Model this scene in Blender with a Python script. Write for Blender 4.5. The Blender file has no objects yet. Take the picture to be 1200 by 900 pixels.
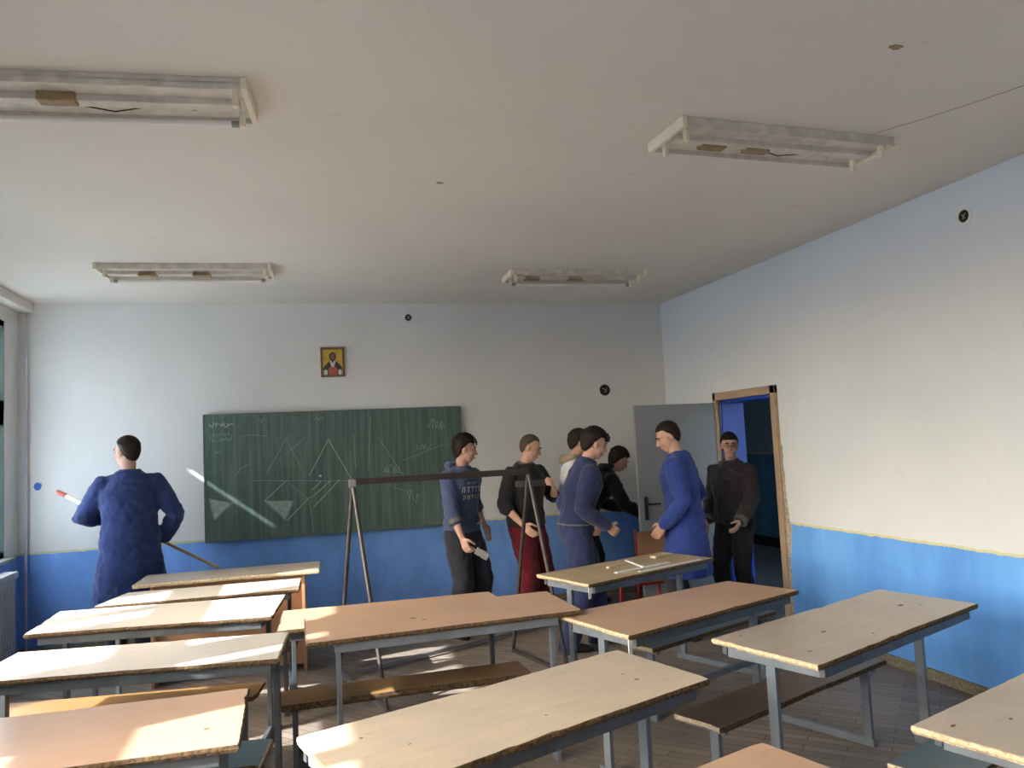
import bpy, bmesh, math, random
from mathutils import Vector, Matrix, Euler
V = Vector
R = math.radians
random.seed(7)
SC = bpy.context.scene
COL = SC.collection
YB, XR, XL, YF, H = 7.99, 4.00, -2.50, -3.2, 3.20      # back wall, right wall, window wall, wall behind, ceiling height

# ---------------------------------------------------------------- materials
def lin(c):
    return tuple((x/255/12.92 if x/255 <= .04045 else ((x/255+.055)/1.055)**2.4) for x in c)

class NT:
    def __init__(s, name):
        s.m = bpy.data.materials.new(name); s.m.use_nodes = True
        s.t = s.m.node_tree; s.b = s.t.nodes['Principled BSDF']
    def n(s, typ, **kw):
        x = s.t.nodes.new(typ)
        for k, v in kw.items():
            if k.startswith('i_'):
                x.inputs[k[2:].replace('_', ' ')].default_value = v
            else:
                setattr(x, k, v)
        return x
    def l(s, a, b): s.t.links.new(a, b)
    def coords(s, scale=(1, 1, 1), kind='Object'):
        tc = s.n('ShaderNodeTexCoord'); mp = s.n('ShaderNodeMapping')
        mp.inputs['Scale'].default_value = scale
        s.l(tc.outputs[kind], mp.inputs['Vector']); return mp.outputs['Vector']
    def world(s, scale=(1, 1, 1)):
        g = s.n('ShaderNodeNewGeometry'); mp = s.n('ShaderNodeMapping')
        mp.inputs['Scale'].default_value = scale
        s.l(g.outputs['Position'], mp.inputs['Vector']); return mp.outputs['Vector']
    def noise(s, vec, scale, detail=4, rough=.55, dist=0):
        x = s.n('ShaderNodeTexNoise'); x.inputs['Scale'].default_value = scale
        x.inputs['Detail'].default_value = detail; x.inputs['Roughness'].default_value = rough
        x.inputs['Distortion'].default_value = dist
        s.l(vec, x.inputs['Vector']); return x.outputs['Fac']
    def ramp(s, fac, stops):
        x = s.n('ShaderNodeValToRGB'); e = x.color_ramp.elements
        while len(e) < len(stops): e.new(.5)
        for i, (p, c) in enumerate(stops):
            e[i].position = p; e[i].color = (*c, 1) if len(c) == 3 else c
        s.l(fac, x.inputs['Fac']); return x.outputs['Color']
    def mix(s, fac, a, b, mode='MIX'):
        x = s.n('ShaderNodeMix'); x.data_type = 'RGBA'; x.blend_type = mode
        for sock, v in ((x.inputs[0], fac), (x.inputs[6], a), (x.inputs[7], b)):
            if isinstance(v, (int, float)): sock.default_value = v
            elif isinstance(v, tuple): sock.default_value = (*v, 1) if len(v) == 3 else v
            else: s.l(v, sock)
        return x.outputs[2]
    def bump(s, h, strength=.2, dist=.01):
        x = s.n('ShaderNodeBump'); x.inputs['Strength'].default_value = strength
        x.inputs['Distance'].default_value = dist
        s.l(h, x.inputs['Height']); s.l(x.outputs['Normal'], s.b.inputs['Normal'])
    def base(s, c):
        if isinstance(c, tuple): s.b.inputs['Base Color'].default_value = (*c, 1) if len(c) == 3 else c
        else: s.l(c, s.b.inputs['Base Color'])
    def rough(s, v, spec=.5):
        s.b.inputs['Roughness'].default_value = v; s.b.inputs['Specular IOR Level'].default_value = spec

BW = (0, 0, 0), (1, 1, 1)
def paint(name, rgb, rough=.6, var=.12, scale=9, bump=.1, spec=.4, metal=0):
    t = NT(name); c = lin(rgb); v = t.coords()
    n = t.noise(v, scale, 5)
    t.base(t.ramp(n, [(.3, tuple(x*(1-var) for x in c)), (.7, tuple(min(1, x*(1+var)) for x in c))]))
    t.rough(rough, spec); t.b.inputs['Metallic'].default_value = metal
    if bump: t.bump(n, bump, .004)
    return t.m

def wall_mat(name, top_rgb, dado, dado_rgb, axis_line=True):
    t = NT(name); p = t.world(); c = lin(top_rgb)
    n1 = t.noise(p, 1.3, 6); n2 = t.noise(p, 14, 5)
    white = t.mix(t.ramp(n1, [(.35, (0, 0, 0)), (.75, (1, 1, 1))]), c, tuple(x*.93 for x in c))
    spots = t.ramp(t.noise(p, 5.5, 3), [(.70, (0, 0, 0)), (.76, (.5, .5, .5))])
    white = t.mix(spots, white, tuple(x*.86 for x in c))
    if dado:
        d = lin(dado_rgb)
        n3 = t.noise(t.world((1, 1, .35)), 2.2, 6, .6)
        blue = t.mix(t.ramp(n3, [(.35, (0, 0, 0)), (.68, (1, 1, 1))]), tuple(x*.84 for x in d), tuple(min(1, x*1.22+.012) for x in d))
        sx = t.n('ShaderNodeSeparateXYZ'); t.l(p, sx.inputs[0])
        jz = t.n('ShaderNodeMath', operation='MULTIPLY_ADD'); t.l(n2, jz.inputs[0]); jz.inputs[1].default_value = .03
        t.l(sx.outputs['Z'], jz.inputs[2])
        def gt(v):
            g = t.n('ShaderNodeMath', operation='GREATER_THAN'); t.l(jz.outputs[0], g.inputs[0]); g.inputs[1].default_value = v
            return g.outputs[0]
        yel = t.mix(gt(dado+.015), blue, lin((206, 205, 170)))
        t.base(t.mix(gt(dado+.035), yel, white))
    else:
        t.base(white)
    t.rough(.75, .25); t.bump(t.noise(p, 45, 4), .25, .004)
    return t.m

def top_mat(name, rgb, rgb2, rough=.32, wear=.5):
    t = NT(name); c, c2 = lin(rgb), lin(rgb2)
    v = t.coords(); vs = t.coords((1.2, 9, 9))
    grain = t.noise(vs, 3.2, 6, .6)
    blot = t.noise(v, 2.4, 6, .6)
    col = t.mix(t.ramp(blot, [(.36, (0, 0, 0)), (.66, (1, 1, 1))]), c, c2)
    col = t.mix(t.ramp(grain, [(.45, (0, 0, 0)), (.8, (.5*wear,)*3)]), col, tuple(x*.6 for x in c))
    dark = t.ramp(t.noise(t.coords((1, 2.6, 1)), 7, 5, .62, .4), [(.63, (0, 0, 0)), (.72, (wear*.8,)*3)])
    col = t.mix(dark, col, tuple(x*.42 for x in c))
    vo = t.n('ShaderNodeTexVoronoi'); vo.inputs['Scale'].default_value = 5.5; t.l(v, vo.inputs['Vector'])
    pit = t.ramp(vo.outputs['Distance'], [(.05, (1, 1, 1)), (.08, (0, 0, 0))])
    sc_ = t.n('ShaderNodeSeparateColor'); t.l(vo.outputs['Color'], sc_.inputs[0])
    pit = t.mix(t.ramp(sc_.outputs[0], [(.78, (0, 0, 0)), (.8, (1, 1, 1))]), (0, 0, 0), pit)
    col = t.mix(pit, col, tuple(x*.2 for x in c))
    t.base(col); t.rough(rough, .5); t.bump(grain, .06, .003)
    return t.m

def cloth_mat(name, rgb, rough=.9, var=.18, sheen=.2):
    t = NT(name); c = lin(rgb); v = t.coords()
    n = t.noise(v, 6, 5, .6)
    t.base(t.ramp(n, [(.3, tuple(x*(1-var) for x in c)), (.72, tuple(min(1, x*(1+var)) for x in c))]))
    t.rough(rough, .2); t.bump(t.noise(v, 160, 2), .3, .002)
    t.b.inputs['Sheen Weight'].default_value = sheen
    return t.m

M = {}
M['wall_back'] = wall_mat('painted_plaster_back', (221, 222, 223), .895, (116, 162, 232))
M['wall_right'] = wall_mat('painted_plaster_right', (216, 223, 232), .895, (102, 164, 248))
M['wall_plain'] = wall_mat('painted_plaster_plain', (222, 222, 220), .895, (116, 162, 232))
def ceiling_mat():
    t = NT('ceiling_whitewash'); p = t.world(); c = lin((224, 219, 211))
    n = t.noise(p, .9, 6, .6); n2 = t.noise(p, 6, 5)
    col = t.mix(t.ramp(n, [(.35, (0, 0, 0)), (.75, (1, 1, 1))]), c, lin((216, 211, 204)))
    col = t.mix(t.ramp(n2, [(.66, (0, 0, 0)), (.74, (.3, .3, .3))]), col, lin((188, 176, 160)))
    t.base(col); t.rough(.7, .3); t.bump(t.noise(p, 30, 4), .2, .004); return t.m
M['ceiling'] = ceiling_mat()
def floor_mat():
    t = NT('worn_parquet'); v = t.world()
    br = t.n('ShaderNodeTexBrick'); br.offset = .5; br.inputs['Scale'].default_value = 1
    br.inputs['Brick Width'].default_value = .42; br.inputs['Row Height'].default_value = .07
    br.inputs['Mortar Size'].default_value = .0025
    br.inputs['Color1'].default_value = (*lin((140, 129, 120)), 1); br.inputs['Color2'].default_value = (*lin((114, 105, 98)), 1)
    br.inputs['Mortar'].default_value = (*lin((58, 50, 46)), 1)
    mp = t.n('ShaderNodeMapping'); mp.inputs['Rotation'].default_value = (0, 0, R(45)); t.l(v, mp.inputs['Vector'])
    t.l(mp.outputs[0], br.inputs['Vector'])
    n = t.noise(v, 1.7, 6, .65)
    col = t.mix(t.ramp(n, [(.35, (0, 0, 0)), (.7, (.75, .75, .75))]), br.outputs['Color'], lin((134, 126, 118)))
    t.base(col); t.rough(.6, .3); return t.m
M['floor'] = floor_mat()
M['top_beige'] = top_mat('worn_beige_laminate', (208, 192, 170), (192, 180, 164), .34, .65)
M['top_pale'] = top_mat('worn_pale_laminate', (214, 205, 190), (196, 192, 184), .34, .5)
M['top_grey'] = top_mat('worn_greyish_laminate', (186, 172, 156), (170, 158, 146), .3, .6)
M['top_brown'] = top_mat('tan_beech_laminate', (200, 166, 138), (188, 154, 128), .3, .3)
M['top_raw'] = top_mat('raw_worn_plywood', (182, 164, 132), (160, 142, 112), .55, .9)
def chip(name, a, b):
    t = NT(name); v = t.coords(); n = t.noise(v, 60, 4, .7)
    t.base(t.ramp(n, [(.35, lin(a)), (.65, lin(b))])); t.rough(.9, .1); t.bump(n, .8, .006); return t.m
M['chip_light'] = chip('chipboard_end', (170, 150, 118), (218, 203, 176))
M['chip_dark'] = chip('chipboard_front_dark', (62, 50, 40), (118, 98, 74))
M['steel'] = paint('grey_blue_painted_steel', (112, 120, 130), .42, .15, 12, .1, .5, .1)
M['steel_dark'] = paint('dark_painted_steel', (78, 84, 90), .45, .18, 12, .1, .5, .1)
M['steel_black'] = paint('black_steel_profile', (56, 50, 48), .5, .35, 10, .2, .5, .3)
M['steel_brown'] = paint('grey_brown_steel_tube', (74, 70, 70), .45, .25, 8, .2, .5, .3)
M['zinc'] = paint('bare_light_steel', (150, 150, 152), .35, .12, 8, .1, .5, .6)
M['seat_teal'] = top_mat('worn_teal_laminate', (76, 102, 112), (92, 104, 108), .34, .7)
M['seat_brown'] = top_mat('dark_stained_bench_plank', (98, 78, 66), (84, 68, 60), .4, .5)
M['seat_ochre'] = top_mat('varnished_ochre_plank', (150, 116, 74), (126, 98, 68), .38, .6)
M['wood_panel'] = top_mat('orange_brown_wood_panel', (186, 144, 110), (172, 132, 100), .45, .4)
M['board'] = None
M['gouge'] = paint('dark_gouge', (104, 90, 78), .9, .3, 60)
def board_mat():
    t = NT('green_chalkboard'); v = t.coords((1, 1, 1)); c = lin((74, 96, 90))
    st = t.noise(t.coords((9, 1, .35)), 3.0, 5, .6)
    sm = t.noise(v, 1.7, 6, .65, .6)
    col = t.mix(t.ramp(st, [(.42, (0, 0, 0)), (.74, (.6, .6, .6))]), c, lin((124, 144, 138)))
    col = t.mix(t.ramp(sm, [(.5, (0, 0, 0)), (.8, (.4, .4, .4))]), col, lin((126, 144, 138)))
    t.base(col); t.rough(.5, .4); return t.m
M['board'] = board_mat()
M['chalk'] = paint('chalk_marks', (206, 216, 212), .95, .2, 30, 0, .1)
M['chalk_faint'] = paint('faint_chalk_smudge', (152, 170, 164), .95, .2, 20, 0, .1)
M['board_frame'] = paint('worn_green_board_edge', (92, 106, 96), .6, .2)
M['teal_frame'] = paint('pale_teal_window_paint', (138, 176, 176), .5, .1)
M['sill'] = paint('grey_window_sill', (150, 158, 160), .5, .1)
M['lamp_tray'] = paint('dusty_grey_lamp_tray', (206, 200, 190), .5, .16, 14)
M['lamp_white'] = paint('yellowed_white_lamp_plastic', (232, 224, 202), .5, .08)
M['tube_glass'] = paint('white_fluorescent_tube', (232, 230, 224), .25, .03, 6, 0)
M['ballast'] = paint('brown_stained_ballast', (150, 128, 96), .6, .25, 30)
M['dark_hole'] = paint('dark_recess', (38, 36, 35), .9, .2, 20)
M['door_grey'] = paint('grey_door_paint', (134, 140, 148), .42, .06, 3, .03)
M['door_edge'] = paint('tan_door_casing', (170, 148, 128), .6, .12)
M['blue_jamb'] = paint('deep_blue_gloss_paint', (34, 74, 176), .4, .1)
M['raw_plaster'] = chip('crumbled_plaster', (140, 130, 116), (196, 190, 178))
M['black_plastic'] = paint('black_handle', (30, 30, 32), .35, .1)
M['radiator'] = paint('grey_radiator_paint', (168, 172, 172), .5, .08)
M['pipe'] = paint('wall_coloured_pipe', (196, 194, 204), .5, .1)
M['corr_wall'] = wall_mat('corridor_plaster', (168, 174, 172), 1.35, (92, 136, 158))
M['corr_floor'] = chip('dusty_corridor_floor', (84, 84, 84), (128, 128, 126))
M['concrete'] = paint('pale_ground', (92, 106, 114), .9, .1, 1)
M['skin'] = paint('skin', (200, 160, 142), .55, .06, 20, 0, .35)
M['lips'] = paint('lips', (168, 104, 94), .5, .05, 20, 0)
M['hair'] = cloth_mat('dark_hair', (38, 31, 28), .6, .35, 0)
M['hair_short'] = cloth_mat('cropped_grey_brown_hair', (84, 76, 70), .8, .25, 0)
M['eye'] = paint('dark_eye', (44, 34, 30), .2, .1, 20, 0)
M['eye_white'] = paint('eye_white', (170, 150, 140), .3, .03, 20, 0)
M['coat_blue'] = cloth_mat('royal_blue_work_coat', (46, 62, 110))
M['coat_blue2'] = cloth_mat('bright_blue_work_coat', (44, 66, 138))
M['hoodie'] = cloth_mat('slate_blue_sweatshirt', (74, 86, 120))
M['navy'] = cloth_mat('navy_tracksuit', (46, 54, 90))
M['dark_trousers'] = cloth_mat('charcoal_trousers', (48, 49, 60))
M['black_cloth'] = cloth_mat('black_cloth', (42, 42, 47))
M['black_jacket'] = cloth_mat('black_quilted_jacket', (54, 51, 57), .6)
M['maroon'] = cloth_mat('maroon_trousers', (108, 30, 44))
M['grey_cloth'] = cloth_mat('grey_knit', (104, 104, 102))
M['stripe_cloth'] = cloth_mat('grey_green_stripe', (78, 82, 78))
M['white_cloth'] = cloth_mat('white_jacket', (206, 210, 220))
M['tan_cloth'] = cloth_mat('tan_hood', (158, 144, 120))
M['print_white'] = paint('white_shirt_print', (214, 216, 220), .8, .1, 40, 0)
M['shoe'] = paint('black_shoe', (30, 29, 30), .5, .15)
M['stick_wood'] = top_mat('pale_wood_stick', (176, 146, 116), (160, 132, 104), .5, .3)
M['white_paint'] = paint('white_painted_metal', (222, 224, 228), .4, .05)
M['red_paint'] = paint('red_painted_tube', (156, 34, 40), .4, .1)
M['bristle'] = paint('brush_bristles', (132, 132, 138), .8, .2, 40)
M['gold'] = paint('gold_ground', (196, 166, 70), .5, .15, 30)
M['icon_frame'] = paint('brown_icon_frame', (124, 88, 62), .5, .15)
M['icon_red'] = paint('faded_red_vestment', (178, 92, 84), .7, .15)
M['icon_dark'] = paint('dark_robe', (62, 66, 62), .7, .15)
M['icon_white'] = paint('white_stole', (206, 206, 198), .7, .1)
M['icon_face'] = paint('icon_face', (142, 92, 66), .7, .1)
M['blue_blob'] = paint('blue_paint_blob', (58, 112, 206), .5, .15)
M['grime'] = chip('grey_grimy_trim', (104, 98, 82), (150, 142, 122))
def glass_mat(name, diffusion):
    t = NT(name); tr = t.n('ShaderNodeBsdfTransparent'); gl = t.n('ShaderNodeBsdfGlossy'); gl.inputs['Roughness'].default_value = .03
    fr = t.n('ShaderNodeFresnel'); fr.inputs['IOR'].default_value = 1.3
    mx = t.n('ShaderNodeMixShader'); t.l(fr.outputs[0], mx.inputs[0]); t.l(tr.outputs[0], mx.inputs[1]); t.l(gl.outputs[0], mx.inputs[2])
    out = t.t.nodes['Material Output']
    if diffusion:
        tl = t.n('ShaderNodeBsdfTranslucent'); tl.inputs['Color'].default_value = (.68, .74, .80, 1)
        m2 = t.n('ShaderNodeMixShader'); m2.inputs[0].default_value = diffusion
        t.l(mx.outputs[0], m2.inputs[1]); t.l(tl.outputs[0], m2.inputs[2]); t.l(m2.outputs[0], out.inputs['Surface'])
    else:
        t.l(mx.outputs[0], out.inputs['Surface'])
    return t.m
M['glass'] = glass_mat('clear_window_glass', 0)
M['glass_frost'] = glass_mat('whitewashed_window_glass', 1.0)  # translucent panes added to spread the sun into a soft glow

# ---------------------------------------------------------------- mesh builder
def frame_of(d, hint=(0, 0, 1)):
    z = V(d).normalized(); h = V(hint)
    if abs(z.dot(h.normalized())) > .97: h = V((0, 1, 0)) if abs(z.y) < .9 else V((1, 0, 0))
    x = h.cross(z).normalized(); y = z.cross(x)
    return x, y, z

class MB:
    def __init__(s): s.v = []; s.f = []; s.mi = []
    def add(s, vs, fs, mi=0):
        o = len(s.v); s.v += [V(v) for v in vs]; s.f += [[o+i for i in f] for f in fs]; s.mi += [mi]*len(fs)
    def box(s, c, size, rot=None, mi=0, bev=0):
        c = V(c); hx, hy, hz = [k/2 for k in size]
        if bev and min(hx, hy, hz) > bev:
            b = bmesh.new(); bmesh.ops.create_cube(b, size=1)
            for v in b.verts: v.co = V((v.co.x*2*hx, v.co.y*2*hy, v.co.z*2*hz))
            bmesh.ops.bevel(b, geom=b.edges[:], offset=bev, segments=2, affect='EDGES', profile=.6)
            b.verts.index_update()
            vs = [v.co.copy() for v in b.verts]; fs = [[v.index for v in f.verts] for f in b.faces]; b.free()
        else:
            vs = [V((x*hx, y*hy, z*hz)) for x in (-1, 1) for y in (-1, 1) for z in (-1, 1)]
            fs = [(0, 1, 3, 2), (4, 6, 7, 5), (0, 4, 5, 1), (2, 3, 7, 6), (0, 2, 6, 4), (1, 5, 7, 3)]
        if rot is not None: vs = [rot @ v for v in vs]
        s.add([c+v for v in vs], fs, mi); return s
    def bb(s, a, b, mi=0, bev=0):
        a, b = V(a), V(b); return s.box((a+b)/2, [abs(k) for k in (b-a)], None, mi, bev)
    def bar(s, p, q, w, h, hint=(0, 0, 1), mi=0, bev=.002):
        p, q = V(p), V(q); x, y, z = frame_of(q-p, hint)
        m = Matrix((x, y, z)).transposed(); return s.box((p+q)/2, (w, h, (q-p).length), m, mi, bev)
    def loft(s, secs, n=20, cap=True, mi=0, sq=2.0):
        """secs: (centre, x-axis vector, y-axis vector) per ring"""
        vs = []; fs = []
        for c, ax, ay in secs:
            c, ax, ay = V(c), V(ax), V(ay)
            for i in range(n):
                a = 2*math.pi*i/n; ca, sa = math.cos(a), math.sin(a)
                if sq != 2.0:
                    e = 2/sq; ca = math.copysign(abs(ca)**e, ca); sa = math.copysign(abs(sa)**e, sa)
                vs.append(c+ax*ca+ay*sa)
        for k in range(len(secs)-1):
            for i in range(n):
                j = (i+1) % n; fs.append((k*n+i, k*n+j, (k+1)*n+j, (k+1)*n+i))
        if cap: fs.append(list(range(n))[::-1]); fs.append([(len(secs)-1)*n+i for i in range(n)])
        s.add(vs, fs, mi); return s
    def tube(s, p, q, r, r2=None, n=14, mi=0):
        p, q = V(p), V(q); x, y, z = frame_of(q-p); r2 = r if r2 is None else r2
        return s.loft([(p, x*r, y*r), (q, x*r2, y*r2)], n, True, mi)
    def path(s, pts, r, n=12, mi=0):
        """pts list of points, r radius or list; round ends"""
        pts = [V(p) for p in pts]; rr = r if isinstance(r, (list, tuple)) else [r]*len(pts)
        secs = []; m = len(pts); hint = None
        for i, p in enumerate(pts):
            d = (pts[min(i+1, m-1)]-pts[max(i-1, 0)]).normalized()
            if hint is None: x, y, z = frame_of(d)
            else:
                x = (hint-d*hint.dot(d)).normalized(); y = d.cross(x)
            hint = x
            if i == 0:
                for a in (80, 50, 25): secs.append((p-d*rr[0]*math.sin(R(a)), x*rr[0]*math.cos(R(a)), y*rr[0]*math.cos(R(a))))
            secs.append((p, x*rr[i], y*rr[i]))
            if i == m-1:
                for a in (25, 50, 80): secs.append((p+d*rr[i]*math.sin(R(a)), x*rr[i]*math.cos(R(a)), y*rr[i]*math.cos(R(a))))
        return s.loft(secs, n, True, mi)
    def ell(s, c, r, rot=None, n=16, mi=0):
        c = V(c); vs = []; fs = []; m = n//2
        for i in range(1, m):
            th = math.pi*i/m
            for j in range(n):
                ph = 2*math.pi*j/n
                v = V((r[0]*math.sin(th)*math.cos(ph), r[1]*math.sin(th)*math.sin(ph), r[2]*math.cos(th)))
                vs.append(c+(rot @ v if rot is not None else v))
        t = V((0, 0, r[2]));  vs.append(c+(rot @ t if rot is not None else t)); vs.append(c-(rot @ t if rot is not None else t))
        for i in range(m-2):
            for j in range(n):
                k = (j+1) % n; fs.append((i*n+j, (i+1)*n+j, (i+1)*n+k, i*n+k))
        T, B = len(vs)-2, len(vs)-1
        for j in range(n):
            k = (j+1) % n; fs.append((T, j, k)); fs.append((B, (m-2)*n+k, (m-2)*n+j))
        s.add(vs, fs, mi); return s
    def xf(s, fn, start=0): s.v[start:] = [V(fn(v)) for v in s.v[start:]]; return s
    def build(s, name, mats, parent=None, smooth=None, kind=None):
        me = bpy.data.meshes.new(name); me.from_pydata([tuple(v) for v in s.v], [], s.f)
        mats = mats if isinstance(mats, (list, tuple)) else [mats]
        for m in mats: me.materials.append(m)
        me.polygons.foreach_set('material_index', s.mi)
        b = bmesh.new(); b.from_mesh(me); bmesh.ops.recalc_face_normals(b, faces=b.faces); b.to_mesh(me); b.free()
        if smooth is not None:
            me.polygons.foreach_set('use_smooth', [True]*len(me.polygons))
            if smooth < 180: me.set_sharp_from_angle(angle=R(smooth))
        o = bpy.data.objects.new(name, me); COL.objects.link(o)
        if parent is not None: o.parent = parent
        if kind: o['kind'] = kind
        return o

def tag(o, label, cat, group=None):
    o['label'] = label; o['category'] = cat
    if group: o['group'] = group
    return o
def thing(name, label, cat, loc=(0, 0, 0), rz=0, group=None):
    o = bpy.data.objects.new(name, None); COL.objects.link(o); o.empty_display_size = .1
    o.location = loc; o.rotation_euler = (0, 0, rz)
    return tag(o, label, cat, group)

# ---------------------------------------------------------------- the room
MB().bb((XL-.3, YF-.3, -.12), (XR+.25, YB+.3, 0)).build('floor', M['floor'], kind='structure')
MB().bb((XL-.3, YF-.3, H), (XR+.25, YB+.3, H+.15)).build('ceiling', M['ceiling'], kind='structure')
MB().bb((XL-.3, YB, 0), (XR+.25, YB+.25, H)).build('wall_back', M['wall_back'], kind='structure')
MB().bb((XL-.3, YF-.25, 0), (XR+.25, YF, H)).build('wall_front', M['wall_plain'], kind='structure')
# right wall with the door opening
D0, D1, DH = 5.94, 6.86, 2.02
w = MB().bb((XR, YF, 0), (XR+.25, D0, H)).bb((XR, D1, 0), (XR+.25, YB, H)).bb((XR, D0, DH), (XR+.25, D1, H))
w.build('wall_right', M['wall_right'], kind='structure')
# window wall
WINS = [(-2.9, -.7, 0), (-.15, 2.47, 0), (3.10, 5.62, 0), (6.05, 7.66, 1)]
SILL, HEAD = .92, 2.98
w = MB(); y = YF
for a, b, _ in WINS:
    w.bb((XL-.3, y, 0), (XL, a, H)); w.bb((XL-.3, a, 0), (XL, b, SILL)); w.bb((XL-.3, a, HEAD), (XL, b, H)); y = b
w.bb((XL-.3, y, 0), (XL, YB, H))
w.build('wall_left', M['wall_plain'], kind='structure')
for i, (a, b, fr) in enumerate(WINS):
    x0, x1 = (XL-.15, XL-.08) if i < 3 else (XL-.07, XL-.005)
    f = MB()
    f.bb((x0, a, SILL), (x1, a+.05, HEAD)); f.bb((x0, b-.05, SILL), (x1, b, HEAD))
    f.bb((x0, a, HEAD-.05), (x1, b, HEAD)); f.bb((x0, a, SILL), (x1, b, SILL+.06))
    f.bb((x0, a, 2.06), (x1, b, 2.28))
    mull = {0: [(-1.9, -1.75), (-1.2, -1.1)], 1: [(.7, .84), (1.6, 1.72)], 2: [(3.28, 3.60), (4.86, 5.0)], 3: [(6.75, 6.85)]}[i]
    for p, q in mull: f.bb((x0, p, SILL), (x1, q, HEAD))
    if i == 2: f.bb((x0, 4.34, SILL), (x1, 4.62, 2.1))
    if i == 3: f.bb((x0, b-.15, SILL), (x1, b-.05, HEAD))
    root = f.build('window_%d' % (i+1), M['teal_frame'], kind='structure')
    top = HEAD-.05 if not fr else 2.69  # slit left in the added diffusing panes shapes a thin sun streak
    MB().bb((x0+.032, a+.05, SILL+.06), (x0+.038, b-.05, 2.06)).bb((x0+.032, a+.05, 2.28), (x0+.038, b-.05, top)).bb((x0+.032, a+.05, 2.735 if fr else HEAD-.06), (x0+.038, b-.05, HEAD-.05)).bb((x0+.032, a+.05, 2.28), (x0+.038, 7.2 if fr else a+.06, HEAD-.05)).build('pane', M['glass_frost' if fr else 'glass'], root)
    MB().bb((XL-.2, a-.04, SILL-.03), (XL+.08, b+.04, SILL), bev=.006).build('window_sill', M['sill'], root)
    for yy in ((a+.6, b-.6) if b-a > 1.8 else (b-.5,)):
        h = MB(); h.bb((x1, yy, 1.5), (x1+.015, yy+.03, 1.62)); h.bar((x1+.02, yy+.015, 1.56), (x1+.02, yy+.1, 1.56), .012, .018)
        h.build('window_handle', M['zinc'], root)
    pl = bpy.data.lights.new('window_portal', 'AREA'); pl.shape = 'RECTANGLE'; pl.size = HEAD-SILL; pl.size_y = b-a
    pl.cycles.is_portal = True
    po = bpy.data.objects.new('window_portal', pl); COL.objects.link(po)
    po.location = (XL-.29, (a+b)/2, (HEAD+SILL)/2); po.rotation_euler = (0, R(-90), 0)
# beam / roller box over the windows, plaster cove in the corner
MB().bb((XL, YF, H-.09), (XL+.13, YB, H), bev=.012).build('trim_1', M['ceiling'], kind='structure')
# grimy skirting
MB().bb((XR-.022, YF, 0), (XR, 5.80, .075), bev=.006).bb((XR-.022, D1+.08, 0), (XR, YB, .075), bev=.006).build('baseboard_right', M['grime'], kind='structure')
MB().bb((XL, YB-.02, 0), (XR, YB, .07), bev=.006).build('baseboard_back', M['grime'], kind='structure')
# door casing (tan) with blue reveal
c = MB()
c.bb((XR-.03, D0-.075, 0), (XR+.02, D0, DH+.075), bev=.006); c.bb((XR-.03, D1, 0), (XR+.02, D1+.06, DH+.075), bev=.006)
c.bb((XR-.03, D0-.075, DH), (XR+.02, D1+.06, DH+.075), bev=.006)
c.build('trim_2', M['door_edge'], kind='structure')
c = MB(); c.bb((XR+.02, D0-.004, 0), (XR+.26, D0+.012, DH)); c.bb((XR+.02, D1-.03, 0), (XR+.26, D1+.004, DH)); c.bb((XR+.02, D0, DH-.03), (XR+.26, D1, DH+.004))
c.build('trim_3', M['blue_jamb'], kind='structure')
# broken plaster beside the casing
pp = MB(); rnd = random.Random(3)
rows = [(z, .012+.05*max(0, 1-abs(z-.85)/.28)+rnd.uniform(0, .018)) for z in [k*.035 for k in range(2, 46)]]
for (z0, w0), (z1, w1) in zip(rows, rows[1:]):
    y1 = D0-.073
    d = .006+rnd.uniform(0, .008)
    pp.add([(XR-.001, y1, z0), (XR-.001, y1-w0, z0), (XR-.001, y1-w1, z1), (XR-.001, y1, z1), (XR-d, y1, z0), (XR-d, y1-w0*.8, z0), (XR-d, y1-w1*.8, z1), (XR-d, y1, z1)],
           [(0, 1, 2, 3), (4, 7, 6, 5), (0, 4, 5, 1), (3, 2, 6, 7), (1, 5, 6, 2), (0, 3, 7, 4)])
pp.build('trim_4', M['raw_plaster'], kind='structure')
# the open door leaf, hinged on the far jamb and standing square to the wall
dl = MB().bb((3.10, 6.885, .012), (3.985, 6.925, 2.0), bev=.004).build('door_1', M['door_grey'], kind='structure')
h = MB(); h.bb((3.150, 6.872, .90), (3.185, 6.886, 1.12), bev=.003); h.tube((3.168, 6.875, 1.05), (3.168, 6.835, 1.05), .010)
h.path([(3.168, 6.835, 1.05), (3.22, 6.832, 1.05), (3.29, 6.836, 1.05)], .010); h.tube((3.168, 6.874, .95), (3.168, 6.862, .95), .012)
h.build('door_handle', M['black_plastic'], dl, 40)
h = MB()
for z in (.25, 1.02, 1.8): h.tube((3.990, 6.878, z), (3.990, 6.878, z+.12), .010)
h.build('hinge', M['zinc'], dl, 40)
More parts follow.
